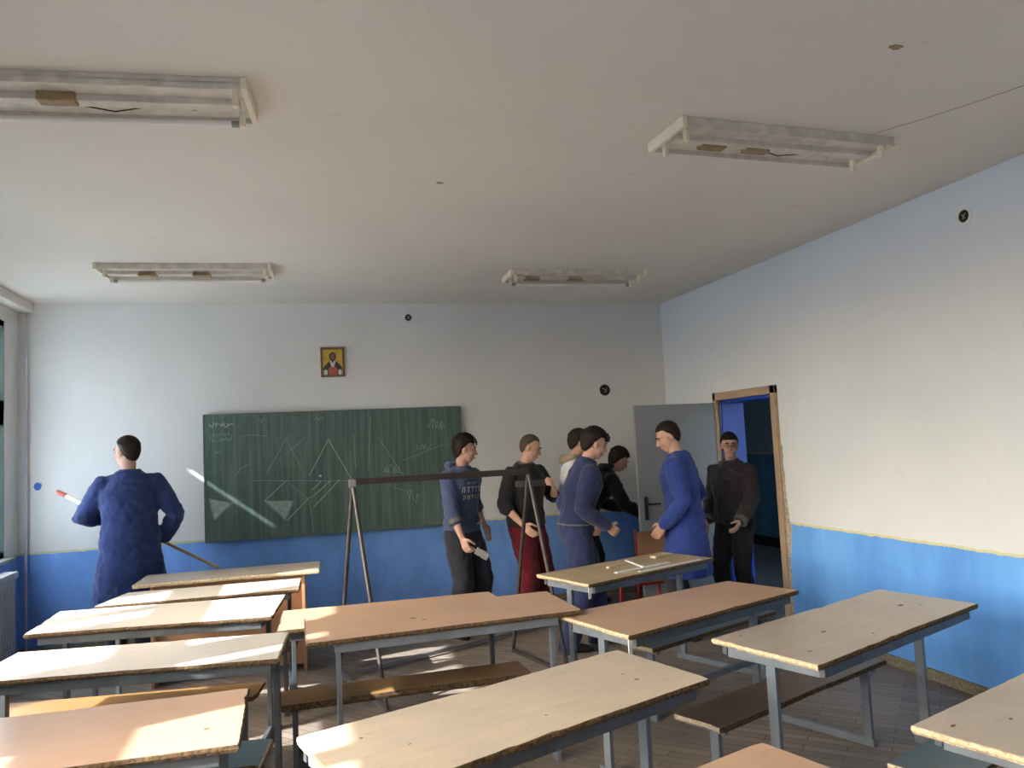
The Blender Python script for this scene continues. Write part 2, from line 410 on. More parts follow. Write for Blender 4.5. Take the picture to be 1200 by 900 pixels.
# corridor beyond the door
MB().bb((XR+.25, 4.2, -.12), (6.6, 11.2, 0)).build('floor_corridor', M['corr_floor'], kind='structure')
MB().bb((XR+.25, 4.2, 2.9), (6.6, 11.2, 3.05)).build('ceiling_corridor', M['corr_wall'], kind='structure')
MB().bb((6.6, 4.2, 0), (6.75, 11.2, 2.9)).bb((XR+.25, 11.2, 0), (6.75, 11.35, 2.9)).bb((XR+.25, 4.05, 0), (6.75, 4.2, .9)).bb((XR+.25, 4.05, 2.4), (6.75, 4.2, 2.9)).bb((XR+.25, 4.05, .9), (4.6, 4.2, 2.4)).bb((6.2, 4.05, .9), (6.75, 4.2, 2.4)).bb((XR+.251, 8.25, 0), (XR+.3, 11.2, 2.9)).build('wall_corridor', M['corr_wall'], kind='structure')  # opening in the unseen near end wall is added to brighten the corridor
MB().bb((6.57, 4.2, 0), (6.6, 11.2, .14), bev=.005).bb((XR+.3, 11.17, 0), (6.6, 11.2, .14), bev=.005).build('baseboard_corridor', M['dark_hole'], kind='structure')
MB().bb((-60, -60, -.4), (60, 60, -.3)).build('ground', M['concrete'], kind='structure')

pl = bpy.data.lights.new('window_portal', 'AREA'); pl.shape = 'RECTANGLE'; pl.size = 1.6; pl.size_y = 1.5; pl.cycles.is_portal = True  # portal for the added corridor opening
po = bpy.data.objects.new('window_portal', pl); COL.objects.link(po); po.location = (5.4, 4.04, 1.65); po.rotation_euler = (R(90), 0, 0)

# ---------------------------------------------------------------- chalkboard
bx0, bx1, bz0, bz1 = -.905, 1.60, .90, 2.10
cb = thing('chalkboard', 'long dark green chalkboard with faint chalk triangles on the white wall', 'chalkboard', ((bx0+bx1)/2, YB-.02, bz0))
def brd(x, z): return (x-(bx0+bx1)/2, -.034, z-bz0)
MB().bb((bx0-(bx0+bx1)/2, -.03, 0), (bx1-(bx0+bx1)/2, .0195, bz1-bz0), bev=.003).build('board_panel', M['board'], cb)
hw = (bx1-bx0)/2
MB().bb((-hw-.008, -.036, -.012), (hw+.008, .0195, .006)).bb((-hw-.008, -.036, bz1-bz0-.004), (hw+.008, .0195, bz1-bz0+.01)).bb((-hw-.010, -.036, 0), (-hw, .0195, bz1-bz0)).bb((hw, -.036, 0), (hw+.010, .0195, bz1-bz0)).build('board_frame', M['board_frame'], cb)
CL = [(-0.15, 1.847, -0.34, 1.512), (-0.15, 1.847, 0.024, 1.468), (-0.176, 1.681, 0.035, 1.85), (0.254, 1.818, 0.057, 1.467), (0.254, 1.818, 0.464, 1.42), (-0.367, 1.249, -0.16, 1.435), (-0.16, 1.435, 0.04, 1.244), (0.086, 1.33, 0.176, 1.415), (0.073, 1.253, 0.264, 1.409), (0.092, 1.162, 0.353, 1.415), (-0.159, 1.047, 0.062, 1.265), (0.051, 1.243, 0.085, 0.925), (-0.468, 1.453, 0.508, 1.395), (-0.367, 1.249, -0.09, 1.23), (-0.367, 1.249, -0.181, 1.049), (-0.09, 1.23, -0.181, 1.049), (-0.874, 1.304, -0.66, 1.246), (-0.66, 1.246, -0.827, 1.096), (-0.874, 1.304, -0.827, 1.096), (0.501, 1.875, 0.512, 1.508), (0.678, 2.052, 0.636, 1.502), (0.75, 1.818, 0.989, 1.412), (0.995, 1.574, 1.45, 1.727), (0.783, 1.47, 0.99, 1.447), (0.847, 1.329, 1.029, 1.248), (-0.634, 1.507, -0.57, 1.591), (-0.57, 1.591, -0.485, 1.619), (-0.606, 1.879, -0.479, 1.9), (-0.479, 1.9, -0.331, 1.878)]
for i, (x0, z0, x1, z1) in enumerate(CL):
    st_ = i in (3, 7, 8, 9, 10, 4, 5); g = MB()
    n = 7; pts = [(x0+(x1-x0)*k/n+random.uniform(-.0015, .0015), z0+(z1-z0)*k/n) for k in range(n+1)]
    for a, b in zip(pts, pts[1:]):
        g.bar(V(brd(*a))+V((0, .003, 0)), V(brd(*b))+V((0, .003, 0)), .0035, .007, (0, 1, 0), bev=0)
    g.build('chalk_line', M['chalk' if st_ else 'chalk_faint'], cb)
# two filled smudge triangles
for tri in (((-.36, 1.25), (-.10, 1.235), (-.18, 1.06)), ((-.865, 1.30), (-.67, 1.248), (-.825, 1.105))):
    a, b, c = [V(brd(*p))+V((0, .0015, 0)) for p in tri]
    g = MB(); g.add([a, b, c, a+V((0, .002, 0)), b+V((0, .002, 0)), c+V((0, .002, 0))], [(0, 1, 2), (5, 4, 3), (0, 3, 4, 1), (1, 4, 5, 2), (2, 5, 3, 0)]); g.build('chalk_smudge', M['chalk_faint'], cb)
# handwriting squiggles: rows of small letter-like strokes
def scrawl(mt, x, z, w, h, n, rr, wd=.005):
    cx = x
    g = MB(); last = None
    for k in range(n):
        lw = w/n*.7; m = rr.choice((3, 4, 5))
        pts = ([last] if last else [])+[(cx+lw*i/(m-1)+rr.uniform(-.003, .003), z+rr.uniform(-h/2, h/2)) for i in range(m)]; last = pts[-1]
        for a, b in zip(pts, pts[1:]): g.bar(V(brd(*a))+V((0, .003, 0)), V(brd(*b))+V((0, .003, 0)), .0035, wd, (0, 1, 0), bev=0)
        cx += w/n
    g.build('chalk_writing', M[mt], cb)
rr = random.Random(11)
scrawl('chalk', -.862, 2.005, .24, .055, 8, rr, .005); scrawl('chalk_faint', -.86, 1.915, .22, .03, 8, rr, .006); scrawl('chalk_faint', -.86, 1.87, .22, .05, 5, rr)
scrawl('chalk_faint', -.42, 2.03, .09, .05, 2, rr); scrawl('chalk_faint', -.82, 1.74, .08, .04, 3, rr)
scrawl('chalk_faint', 1.13, 1.70, .16, .07, 4, rr); scrawl('chalk_faint', .80, 1.50, .16, .08, 4, rr); scrawl('chalk_faint', 1.02, 1.20, .12, .15, 4, rr, .007)
scrawl('chalk_faint', .12, 2.03, .1, .06, 2, rr, .006); scrawl('chalk_faint', 1.25, 1.93, .2, .12, 5, rr)
MB().box((.165-(bx0+bx1)/2, -.045, 1.463-bz0), (.022, .02, .016), bev=.003).build('chalk_magnet', M['icon_white'], cb)

# ---------------------------------------------------------------- icon picture
ic = thing('icon_picture', 'small framed saint icon on gold ground hung above the chalkboard', 'picture', (.32, YB-.012, 2.45))
f = MB(); W2, HH = .118, .30
f.bb((-W2, -.012, 0), (-W2+.022, .0115, HH), bev=.002); f.bb((W2-.022, -.012, 0), (W2, .0115, HH), bev=.002); f.bb((-W2, -.012, 0), (W2, .0115, .022), bev=.002); f.bb((-W2, -.012, HH-.022), (W2, .0115, HH), bev=.002)
f.build('picture_frame', M['icon_frame'], ic)
MB().bb((-W2+.02, -.006, .02), (W2-.02, .0115, HH-.02)).build('gold_ground', M['gold'], ic)
def flat(pts, y0, y1, name, mat, par):
    n = len(pts); g = MB(); g.add([(x, y0, z) for x, z in pts]+[(x, y1, z) for x, z in pts], [list(range(n)), list(range(n, 2*n))[::-1]]+[(i, (i+1) % n, n+(i+1) % n, n+i) for i in range(n)])
    return g.build(name, mat, par)
flat([(-.088, .022), (.088, .022), (.094, .09), (.06, .135), (.03, .16), (-.03, .16), (-.06, .135), (-.094, .09)], -.0075, -.0055, 'painted_robe', M['icon_dark'], ic)
flat([(-.04, .022), (.04, .022), (.05, .075), (.02, .105), (-.02, .105), (-.045, .08)], -.009, -.007, 'painted_vestment', M['icon_red'], ic)
flat([(-.012, .10), (.012, .10), (.03, .155), (.012, .165), (0, .135), (-.012, .165), (-.03, .155)], -.0095, -.007, 'painted_stole', M['icon_white'], ic)
for sx in (-1, 1): flat([(sx*.085, .022), (sx*.055, .022), (sx*.052, .06), (sx*.07, .078), (sx*.088, .06)], -.0095, -.007, 'painted_sleeve', M['icon_white'], ic)
flat([(.034*math.cos(a), .205+.045*math.sin(a)) for a in [k*math.pi/8 for k in range(16)]], -.008, -.006, 'painted_hair', M['icon_dark'], ic)
flat([(.020*math.cos(a), .205+.03*math.sin(a)) for a in [k*math.pi/8 for k in range(16)]], -.0095, -.007, 'painted_face', M['icon_face'], ic)

# ---------------------------------------------------------------- openings in the walls
def hole(name, label, loc, rz, r, ring):
    t = thing(name, label, 'junction box', loc, rz)
    g = MB(); n = 24
    vs = []; prof = [(ring, .003), (ring, -.004), (r*1.08, -.009), (r, -.009), (r*.96, -.001)]
    for rad, yy in prof:
        for k in range(n):
            a = 2*math.pi*k/n; vs.append((rad*math.cos(a), yy, rad*math.sin(a)))
    fs = [(p*n+k, p*n+(k+1) % n, (p+1)*n+(k+1) % n, (p+1)*n+k) for p in range(4) for k in range(n)]
    g.add(vs, fs); g.build('plaster_ring', M['wall_plain'] if ring > r*1.3 else M['raw_plaster'], t, 40)
    MB().tube((0, -.0045, 0), (0, -.001, 0), r*.97, n=24).build('recess', M['dark_hole'], t)
    w = MB(); w.path([(-r*.4, -.006, r*.3), (0, -.014, .1*r), (r*.3, -.012, -r*.4)], .0035, 8); w.path([(-r*.2, -.006, -r*.4), (r*.1, -.014, -.1*r), (r*.4, -.008, r*.4)], .003, 8)
    w.build('loose_wire', M['raw_plaster'], t, 40)
hole('junction_box', 'small open round junction box high on the wall above the chalkboard', (1.105, YB-.001, 3.055), 0, .036, .05)
hole('junction_box', 'larger open round hole with pale plaster ring near the grey door', (3.26, YB-.001, 2.233), 0, .064, .10)
hole('junction_box', 'open round junction box high on the right wall', (XR-.001, 3.782, 2.968), R(-90), .040, .055)
g = MB(); n = 22; rad = [.047*(1+random.uniform(-.12, .16)) for _ in range(n)]
g.add([(0, -.004, 0)]+[(rad[k]*math.cos(2*math.pi*k/n)*.9, .002, rad[k]*math.sin(2*math.pi*k/n)) for k in range(n)], [(0, 1+(k+1) % n, 1+k) for k in range(n)])
o = g.build('paint_blot', M['blue_blob']); o.location = (-2.34, YB-.0005, 1.51); tag(o, 'round blue paint blot on the white wall near the window', 'paint blot')
# patches flaked off the ceiling
def flake(x, y, r, label, seed):
    rr = random.Random(seed); g = MB(); n = 12; vs = [(rr.uniform(.6, 1.1)*r*math.cos(2*math.pi*k/n)*1.5, rr.uniform(.6, 1.1)*r*math.sin(2*math.pi*k/n), 0) for k in range(n)]
    g.add(vs+[(a*.9, b*.9, -.004) for a, b, c in vs], [[n+k for k in range(n)]]+[(k, (k+1) % n, n+(k+1) % n, n+k) for k in range(n)])
    o = g.build('ceiling_flake', M['ballast']); o.location = (x, y, H-.0004); tag(o, label, 'peeled patch')
flake(2.32, 2.44, .022, 'small dark peeled spot on the ceiling at the upper right', 1)
flake(.796, 4.243, .016, 'tiny dark peeled spot in the middle of the ceiling', 2)
g = MB(); pts = [V((2.62, 3.66, H-.001)), V((2.82, 3.33, H-.001)), V((3.00, 3.03, H-.001)), V((3.10, 2.83, H-.001)), V((3.19, 2.62, H-.001)), V((3.42, 2.25, H-.001))]
for a, b in zip(pts, pts[1:]): g.bar(a, b, .003, .003, bev=0)
tag(g.build('ceiling_crack', paint('tan_crack', (172, 156, 138), .8)), 'thin brown crack across the ceiling near the right wall', 'crack')

# pipes in the window corner, radiator
g = MB(); g.path([(-2.42, YB-.045, .03), (-2.42, YB-.045, 3.09)], .011)
tag(g.build('heating_pipe', M['pipe'], None, 40), 'thin vertical pipe running up the wall corner beside the window', 'pipe')
ra = thing('radiator', 'grey panel radiator under the far window at the left', 'radiator', (XL+.14, 6.75, 0))
g = MB()
g.bb((-.045, -.55, .18), (.045, .60, .80), bev=.014)
for k in range(18): g.bb((.043, -.52+k*.062, .24), (.049, -.49+k*.062, .74), bev=.002)
g.build('radiator_panel', M['radiator'], ra, 40)
g = MB(); g.bb((-.06, -.58, .78), (.06, .63, .835), bev=.012); g.build('radiator_top', M['radiator'], ra, 40)
for yy in (-.45, .45): MB().bb((-.138, yy, .25), (-.04, yy+.03, .30)).bb((-.06, yy, .001), (-.03, yy+.03, .3)).build('bracket', M['radiator'], ra)

# ---------------------------------------------------------------- ceiling lamps
def lamp(label, x, y, rz, tubes, ballasts, L=1.26, Wd=.33):
    t = thing('ceiling_lamp', label, 'ceiling lamp', (x, y, H), R(rz), 'fluorescent lamp trays on the ceiling')
    g = MB(); g.bb((-L/2, -Wd/2, -.028), (L/2, Wd/2, -.0005), bev=.003)
    g.bb((-L/2, -Wd/2, -.05), (L/2, -Wd/2+.006, -.02)); g.bb((-L/2, Wd/2-.006, -.05), (L/2, Wd/2, -.02)); g.bb((-L/2+.04, -.03, -.055), (L/2-.04, .03, -.026), bev=.004)
    g.build('lamp_tray', M['lamp_tray'], t)
    for s in (-1, 1):
        e = MB().bb((s*L/2-.014, -Wd/2-.008, -.052), (s*L/2+.010, Wd/2+.008, -.001), bev=.004).build('end_cap', M['lamp_white'], t)
        for yy in (-.10, .10):
            hd = MB(); hd.bb((s*(L/2-.045)-.011, yy-.015, -.095), (s*(L/2-.045)+.011, yy+.015, -.026), bev=.004)
            hd.build('lamp_holder', M['lamp_white'], t)
    for yy in tubes:
        g = MB().path([(-L/2+.058, yy, -.080), (L/2-.058, yy, -.080)], .014, 16)
        tb = g.build('fluorescent_tube', M['tube_glass'], t, 40)
        for s in (-1, 1): MB().tube((s*(L/2-.058), yy, -.080), (s*(L/2-.09), yy, -.080), .0146, n=16).build('tube_cap', M['zinc'], tb, 40)
    for xx, yy in ballasts:
        MB().bb((xx-.07, yy-.03, -.065), (xx+.07, yy+.03, -.026), bev=.005).build('ballast', M['ballast'], t)
    g = MB(); g.path([(-.1, .05, -.03), (.08, .09, -.045), (.26, .03, -.04), (.4, .08, -.032)], .003, 8); g.build('wire', M['dark_hole'], t, 40)
    return t
lamp('near left ceiling lamp, cut by the frame, one white tube left', -.80, 3.34, -4.5, (.10,), ((-.45, -.02), (-.1, -.02)))
lamp('near right ceiling lamp without tubes, brown ballasts showing', 2.40, 3.38, 3, (), ((-.36, .03), (-.10, .03)))
lamp('far left ceiling lamp above the icon side of the chalkboard', -.83, 6.47, -3, (.10,), ((-.3, 0), (.1, 0)), 1.26, .36)
lamp('far right ceiling lamp above the people by the door', 2.42, 6.50, -1.5, (.10,), ((-.4, 0), (.0, 0)), 1.24, .34)

# ---------------------------------------------------------------- school desks with benches
def slab(quad, z1, th, mats, rr, chip_amp=.004, step=.03):
    """tabletop from four corners (bl, br, fr, fl); ragged chipped rim. mats: 0 top, 1 short ends, 2 long edges"""
    q = [V((p[0], p[1], 0)) for p in quad]; cen = sum(q, V())/4
    per = []; kinds = []
    for i in range(4):
        a, b = q[i], q[(i+1) % 4]; n = max(2, int((b-a).length/step))
        for k in range(n):
            per.append(a.lerp(b, (k+.5*(k == 0 and .4 or 0))/n)); kinds.append(2 if i in (0, 2) else 1)
    n = len(per); off = []; o = 0
    for k in range(n):
        o = o*.6+rr.uniform(0, chip_amp)+(rr.uniform(.004, .010) if rr.random() < .05 else 0); off.append(o)
    def ring(z, extra, jit): return [p+(cen-p).normalized()*(extra+off[k]*jit)+V((0, 0, z)) for k, p in enumerate(per)]
    g = MB(); rings = [ring(z1, .004, 1.0), ring(z1-.003, .0, .8), ring(z1-th*.55, 0, .35), ring(z1-th, .004, 1.3)]
    vs = [v for r in rings for v in r]; fs = []; mi = []
    g.add(vs, [list(range(n))], 0)
    for r in range(3):
        for k in range(n):
            g.f.append([r*n+k, r*n+(k+1) % n, (r+1)*n+(k+1) % n, (r+1)*n+k]); g.mi.append(kinds[k])
    g.f.append([3*n+k for k in range(n)][::-1]); g.mi.append(2)
    return g

def desk(label, quad, z=.76, top='top_beige', seat='seat_brown', metal='steel', ends='chip_light', edge='chip_dark', seat_off=(-.50, -.24),
         seat_z=.45, th=.024, seed=1, bench=True, tape=False, name='school_desk', cat='desk', leg=(.026, .046), inset=.09, cross=False, th_seat=.024, lv=None, back_v=None, marks=(), apron='steel_dark'):
    rr = random.Random(seed)
    bl, br, fr, fl = [V((p[0], p[1], 0)) for p in quad]
    u = (fr-fl).normalized(); v = V((-u.y, u.x, 0)); org = (fl+fr)/2
    rz = math.atan2(u.y, u.x); L = (fr-fl).length; dep = ((bl-fl).dot(v)+(br-fr).dot(v))/2
    t = thing(name, label, cat, tuple(org), rz, 'school desks with attached benches')
    loc = lambda p: ((p-org).dot(u), (p-org).dot(v))
    slab([loc(p) for p in (bl, br, fr, fl)], z, th, None, rr).build('tabletop', [M[top], M[ends], M[edge]], t)
    zt = z-th; bv = back_v or dep-.05
    for mx, my, mr in marks:
        a_, b_ = loc(V((mx, my, 0))); n_ = 9
        rad_ = [mr*rr.uniform(.5, 1.2) for _ in range(n_)]
        gm_ = MB(); gm_.add([(a_+1.7*rad_[k]*math.cos(6.2832*k/n_), b_+rad_[k]*math.sin(6.2832*k/n_), z-.002) for k in range(n_)]+[(a_+1.6*rad_[k]*math.cos(6.2832*k/n_), b_+.9*rad_[k]*math.sin(6.2832*k/n_), z+.0006) for k in range(n_)], [list(range(n_))[::-1], list(range(n_, 2*n_))]+[(k, (k+1) % n_, n_+(k+1) % n_, n_+k) for k in range(n_)])
        gm_.build('gouge', M['gouge'], t)
    # rails under the top
    MB().bb((-L/2+inset-.02, .02, zt-.045), (L/2-inset+.02, .045, zt-.0005), bev=.003).build('apron_rail', M[apron], t)
    MB().bb((-L/2+inset-.02, bv-.012, zt-.04), (L/2-inset+.02, bv+.012, zt-.0005), bev=.003).build('apron_rail', M[apron], t)
    lv = .50*dep if lv is None else lv
    for s in (-1, 1):
        x = s*(L/2-inset)
        x2 = x+s*.025
        MB().bb((x-leg[0]/2, .045, zt-.05), (x+leg[0]/2, bv-.012, zt-.0005), bev=.003).build('top_bracket', M[metal], t)
        MB().bb((x-leg[0]/2, lv-leg[1]/2, .03), (x+leg[0]/2, lv+leg[1]/2, zt-.05), bev=.003).build('desk_leg', M[metal], t)
        y0 = seat_off[0]+.06 if bench else .05
        MB().bb((x-leg[0]/2, y0, 0), (x+leg[0]/2, lv+leg[1]/2+.04, .04), bev=.003).build('floor_rail', M[metal], t)
        if bench:
            yb = seat_off[0]+.09
            MB().bb((x-leg[0]/2, yb-leg[1]/2, .038), (x+leg[0]/2, yb+leg[1]/2, seat_z-th_seat-.028), bev=.003).build('bench_leg', M[metal], t)
            MB().bb((x-leg[0]/2, seat_off[0]+.03, seat_z-th_seat-.03), (x+leg[0]/2, seat_off[1]-.01, seat_z-th_seat-.0005), bev=.003).build('bench_bracket', M[metal], t)
    if cross: MB().bb((-L/2+inset, lv-.012, .30), (L/2-inset, lv+.012, .335), bev=.003).build('stretcher', M[metal], t)
    if bench:
        a, b = seat_off
        slab([(-L/2+.01, b), (L/2-.01, b), (L/2-.01, a), (-L/2+.01, a)], seat_z, th_seat, None, rr, .003).build('bench_seat', [M[seat], M[ends], M[edge]], t)
    if tape:
        MB().bb((-L/2-.004, .0, z-.09), (-L/2+.018, .004, z-.02)).build('dangling_tape', M['tube_glass'], t)
    return t

MK = dict(M2=[(.553, 4.25, .012), (.60, 4.19, .007)], R3=[(2.311, 3.165, .011), (2.99, 3.444, .016), (2.059, 2.917, .008), (1.937, 3.263, .007), (2.482, 3.044, .006)],
          M3=[(.161, 2.669, .005), (.306, 2.555, .004), (.788, 2.631, .005), (1.212, 2.95, .004)], R4=[(1.933, 2.044, .009), (2.136, 2.021, .006)])
# right column
desk('greyish worn desk at far back right with white rulers lying on it', [(1.56, 5.29), (2.77, 5.77), (2.96, 5.27), (1.75, 4.74)], .77, 'top_raw', 'seat_teal', seed=3, tape=True, metal='steel')
desk('tan brown topped desk in the right column, teal bench under its front', [(1.31, 4.09), (2.61, 4.50), (2.81, 4.04), (1.48, 3.50)], .755, 'top_brown', 'seat_brown', seed=4, tape=True, cross=True)
desk('greyish beige worn desk in full view beside the blue right wall', [(1.79, 3.28), (3.19, 3.83), (3.35, 3.30), (1.96, 2.73)], .76, 'top_grey', 'seat_teal', seed=5, marks=MK['R3'])
desk('beige desk cut off by the lower right corner', [(1.81, 2.09), (3.17, 2.58), (3.37, 2.02), (2.01, 1.53)], .76, 'top_grey', 'seat_brown', seed=6, marks=MK['R4'])
# middle column
desk('tan brown desk in the middle, overlapped by the desk in front', [(-.15, 5.09), (1.165, 5.05), (1.2, 4.54), (-.165, 4.53)], .732, 'top_brown', 'seat_ochre', 'steel_dark', seed=7, seat_off=(-.33, -.07), ends='chip_dark', seat_z=.43, th_seat=.035)
desk('tan brown desk in the middle with a pencil smudge, lapping the one behind', [(-.02, 4.57), (1.43, 4.61), (1.44, 4.01), (-.01, 3.94)], .785, 'top_brown', 'seat_brown', 'steel', seed=8, ends='chip_dark', leg=(.024, .036), inset=.16, lv=.075, back_v=.42, bench=False, marks=MK['M2'], apron='steel')
desk('long pale wooden desk nearest the camera in the middle, scribbled top', [(-.05, 2.76), (1.34, 3.30), (1.50, 2.76), (.11, 2.20)], .76, 'top_beige', 'seat_brown', seed=9, marks=MK['M3'])
desk('tan desk barely showing at the bottom edge right of the middle', [(-.08, 1.69), (1.33, 2.16), (1.51, 1.60), (.11, 1.10)], .76, 'top_brown', 'seat_brown', seed=10)
# left column
desk('sunlit pale desk just before the teacher desk', [(-1.25, 6.22), (-.03, 6.17), (-.04, 5.68), (-1.36, 5.74)], .755, 'top_pale', 'seat_brown', 'steel_dark', seed=12, ends='chip_dark', seat_off=(-.36, -.1))
desk('brightly sunlit white desk, second in front of the teacher desk', [(-1.54, 5.66), (-.13, 5.50), (-.19, 4.80), (-1.54, 4.99)], .76, 'top_pale', 'seat_ochre', 'steel_dark', seed=13, ends='chip_dark', seat_off=(-.46, -.20))
desk('worn pale desk with dark front edge cut by the left frame', [(-1.43, 4.55), (-.09, 4.36), (-.13, 3.82), (-1.49, 4.01)], .76, 'top_pale', 'seat_teal', 'steel_dark', seed=14, ends='chip_light', seat_off=(-.42, -.12), leg=(.03, .04), inset=.06)
desk('tan brown desk in the lower left corner with a sunlit end', [(-1.58, 3.43), (-.23, 3.41), (-.22, 2.77), (-1.57, 2.79)], .76, 'top_brown', 'seat_brown', 'steel_dark', seed=15, ends='chip_dark', seat_off=(-.46, -.18))

# teacher's desk
td = thing('teacher_desk', 'wooden teacher desk with orange brown panels at the far left', 'desk', (-.57, 6.36, 0), R(-1.5))
slab([(-.68, .49), (.68, .50), (.68, .0), (-.68, .0)], .78, .028, None, random.Random(2), .003).build('tabletop', [M['top_grey'], M['chip_light'], M['chip_light']], td)
MB().bb((-.54, .10, .05), (.54, .12, .751), bev=.003).build('front_panel', M['wood_panel'], td)
for s in (-1, 1): MB().bb((s*.55-.012, .04, 0), (s*.55+.012, .46, .7515), bev=.003).build('side_panel', M['wood_panel'], td)
MB().bb((.15, .36, .5), (.535, .455, .745), bev=.003).build('drawer', M['wood_panel'], td)

# things on the far right desk
zt = .7705
def lying(name, label, cat, a, b, w, th, mat, z=zt):
    g = MB(); a, b = V((*a, 0)), V((*b, 0)); d = b-a; g.box((0, 0, th/2), (d.length, w, th), bev=min(.002, th/3))
    o = g.build(name, mat); o.location = ((a+b)/2)+V((0, 0, z)); o.rotation_euler = (0, 0, math.atan2(d.y, d.x)); return tag(o, label, cat)
lying('wooden_lath', 'thin raw wooden lath on the far desk beside the white square', 'wood strip', (2.09, 5.26), (2.36, 5.42), .03, .012, M['chip_light'])
sq = thing('set_square', 'white metal set square with an upright stub on the far desk', 'square', (2.06, 5.04, zt), math.atan2(.20, .50))
MB().bb((0, -.018, 0), (.54, .018, .007), bev=.001).build('long_blade', M['white_paint'], sq)
MB().bar((.28, 0, .006), (.225, .13, .05), .03, .008).build('short_blade', M['white_paint'], sq)
lying('white_ruler', 'flat whitish board lying along the front of the far desk', 'ruler', (2.22, 5.0), (2.82, 5.24), .035, .006, M['white_paint'])
lying('wooden_block', 'small raw wood block at the back of the far desk', 'wood block', (2.56, 5.50), (2.74, 5.58), .06, .018, M['chip_light'])

# red tube chair by the door
ch = thing('classroom_chair', 'wooden backed chair with red tube frame behind the far desk', 'chair', (3.02, 6.40, 0), R(0))
MB().bb((-.185, -.015, .64), (.185, .0, .86), bev=.006).build('backrest', M['wood_panel'], ch)
for s in (-1, 1):
    g = MB(); g.path([(s*.195, .0, .87), (s*.195, .0, .45), (s*.195, -.01, .012)], .012); g.build('back_leg', M['red_paint'], ch, 40)
    g = MB(); g.path([(s*.195, .40, .43), (s*.195, .42, .012)], .012); g.build('front_leg', M['red_paint'], ch, 40)
MB().path([(-.195, 0, .40), (.195, 0, .40)], .011).path([(-.195, .40, .40), (.195, .40, .40)], .011).path([(-.195, 0, .40), (-.195, .4, .40)], .011).path([(.195, 0, .40), (.195, .4, .40)], .011).path([(-.195, 0, .25), (.195, 0, .25)], .009).build('seat_frame', M['red_paint'], ch, 40)
MB().bb((-.19, .005, .41), (.19, .42, .428), bev=.006).build('seat', M['wood_panel'], ch)

# ---------------------------------------------------------------- steel A frame, loose bar
af = thing('steel_trestle_frame', 'black and grey steel A-frame with a long top beam before the chalkboard', 'steel frame', (1.0, 5.75, 0))
A1, A2 = V((-.645, -.05, 1.475)), V((.655, .0, 1.475))
MB().bar(A1+V((-.01, 0, 0)), A2+V((.02, 0, 0)), .045, .045, mi=0).build('top_beam', M['steel_black'], af)
feet = [(A1, V((-.77, .46, .012))), (A1, V((-.515, -.55, .012))), (A2, V((.62, .50, .012))), (A2, V((.82, -.30, .012)))]
for a, b in feet:
    MB().tube(a+V((-.012 if a is A1 else .02, 0, -.005)), b, .015, n=14).build('frame_leg', M['steel_brown'], af, 40)
MB().bar(feet[0][1], feet[1][1]+V((0, 0, 0)), .03, .025).build('base_rail', M['zinc'], af)
MB().bar(feet[2][1], feet[3][1], .03, .025).build('base_rail', M['steel_brown'], af)
MB().box(A1+V((-.014, 0, -.01)), (.05, .05, .06), bev=.006).build('corner_joint', M['zinc'], af)
g = MB().bar((.36, 6.11, .03), (1.93, 6.80, .03), .03, .03)
tag(g.build('steel_bar', M['zinc']), 'long steel bar lying on the floor behind the middle desks', 'steel bar')

# ---------------------------------------------------------------- people
def ik(a, c, l1, l2, pole):
    a, c = V(a), V(c); d = c-a; L = d.length
    if L > (l1+l2)*.998: c = a+d.normalized()*(l1+l2)*.998; d = c-a; L = d.length
    x = (l1*l1-l2*l2+L*L)/(2*L); hgt = math.sqrt(max(0, l1*l1-x*x)); dn = d.normalized(); p = V(pole); p = (p-dn*p.dot(dn)).normalized()
    return a+dn*x+p*hgt, c

def remesh(o, vox, disp=0, size=.12, smooth=3):
    m = o.modifiers.new('remesh', 'REMESH'); m.mode = 'VOXEL'; m.voxel_size = vox; m.use_smooth_shade = True
    m = o.modifiers.new('smooth', 'SMOOTH'); m.factor = .5; m.iterations = smooth if vox < .01 else 9
    if disp:
        tx = bpy.data.textures.get('folds') or bpy.data.textures.new('folds', 'CLOUDS'); tx.noise_scale = size; tx.noise_depth = 3
        m = o.modifiers.new('folds', 'DISPLACE'); m.texture = tx; m.strength = disp; m.mid_level = .5; m.texture_coords = 'LOCAL'

def hand(g, w, d, nrm, side, curl, s):
    """w wrist, d pointing along hand, nrm palm normal, side: vector towards the thumb"""
    d = V(d).normalized(); n = V(nrm); n = (n-d*n.dot(d)).normalized(); t = V(side); t = (t-d*t.dot(d)-n*t.dot(n)).normalized()
    pal = .095*s
    g.loft([(w-d*.01, t*.026*s, n*.021*s), (w+d*.03*s, t*.032*s, n*.018*s), (w+d*pal*.8, t*.042*s, n*.016*s), (w+d*pal, t*.040*s, n*.012*s)], 14)
    for k, (off, ln) in enumerate(((.031, .072), (.011, .080), (-.010, .074), (-.030, .058))):
        p = w+d*(pal*.9)+t*off*s; ang = R(curl*.35); dd = d; pts = [p-d*.02*s]
        pts.append(p)
        for seg in (.45, .32, .25):
            c, sn = math.cos(ang), math.sin(ang); dd = d*c+n*sn; p = p+dd*ln*seg*s; pts.append(p); ang += R(curl*.45)
        g.path(pts, [.0105*s, .0105*s, .0098*s, .009*s, .008*s], 8)
    p = w+d*.025*s+t*.024*s; q = p+(d*.6+t*.75+n*.3).normalized()*.042*s; r2 = q+(d*.85+t*.15+n*(.2+curl/120)).normalized()*.034*s; e = r2+(d*.9-t*.1+n*(.2+curl/90)).normalized()*.026*s
    g.path([p, q, r2, e], [.014*s, .0125*s, .011*s, .009*s], 8)
    return w+d*pal*.95+n*.03*s

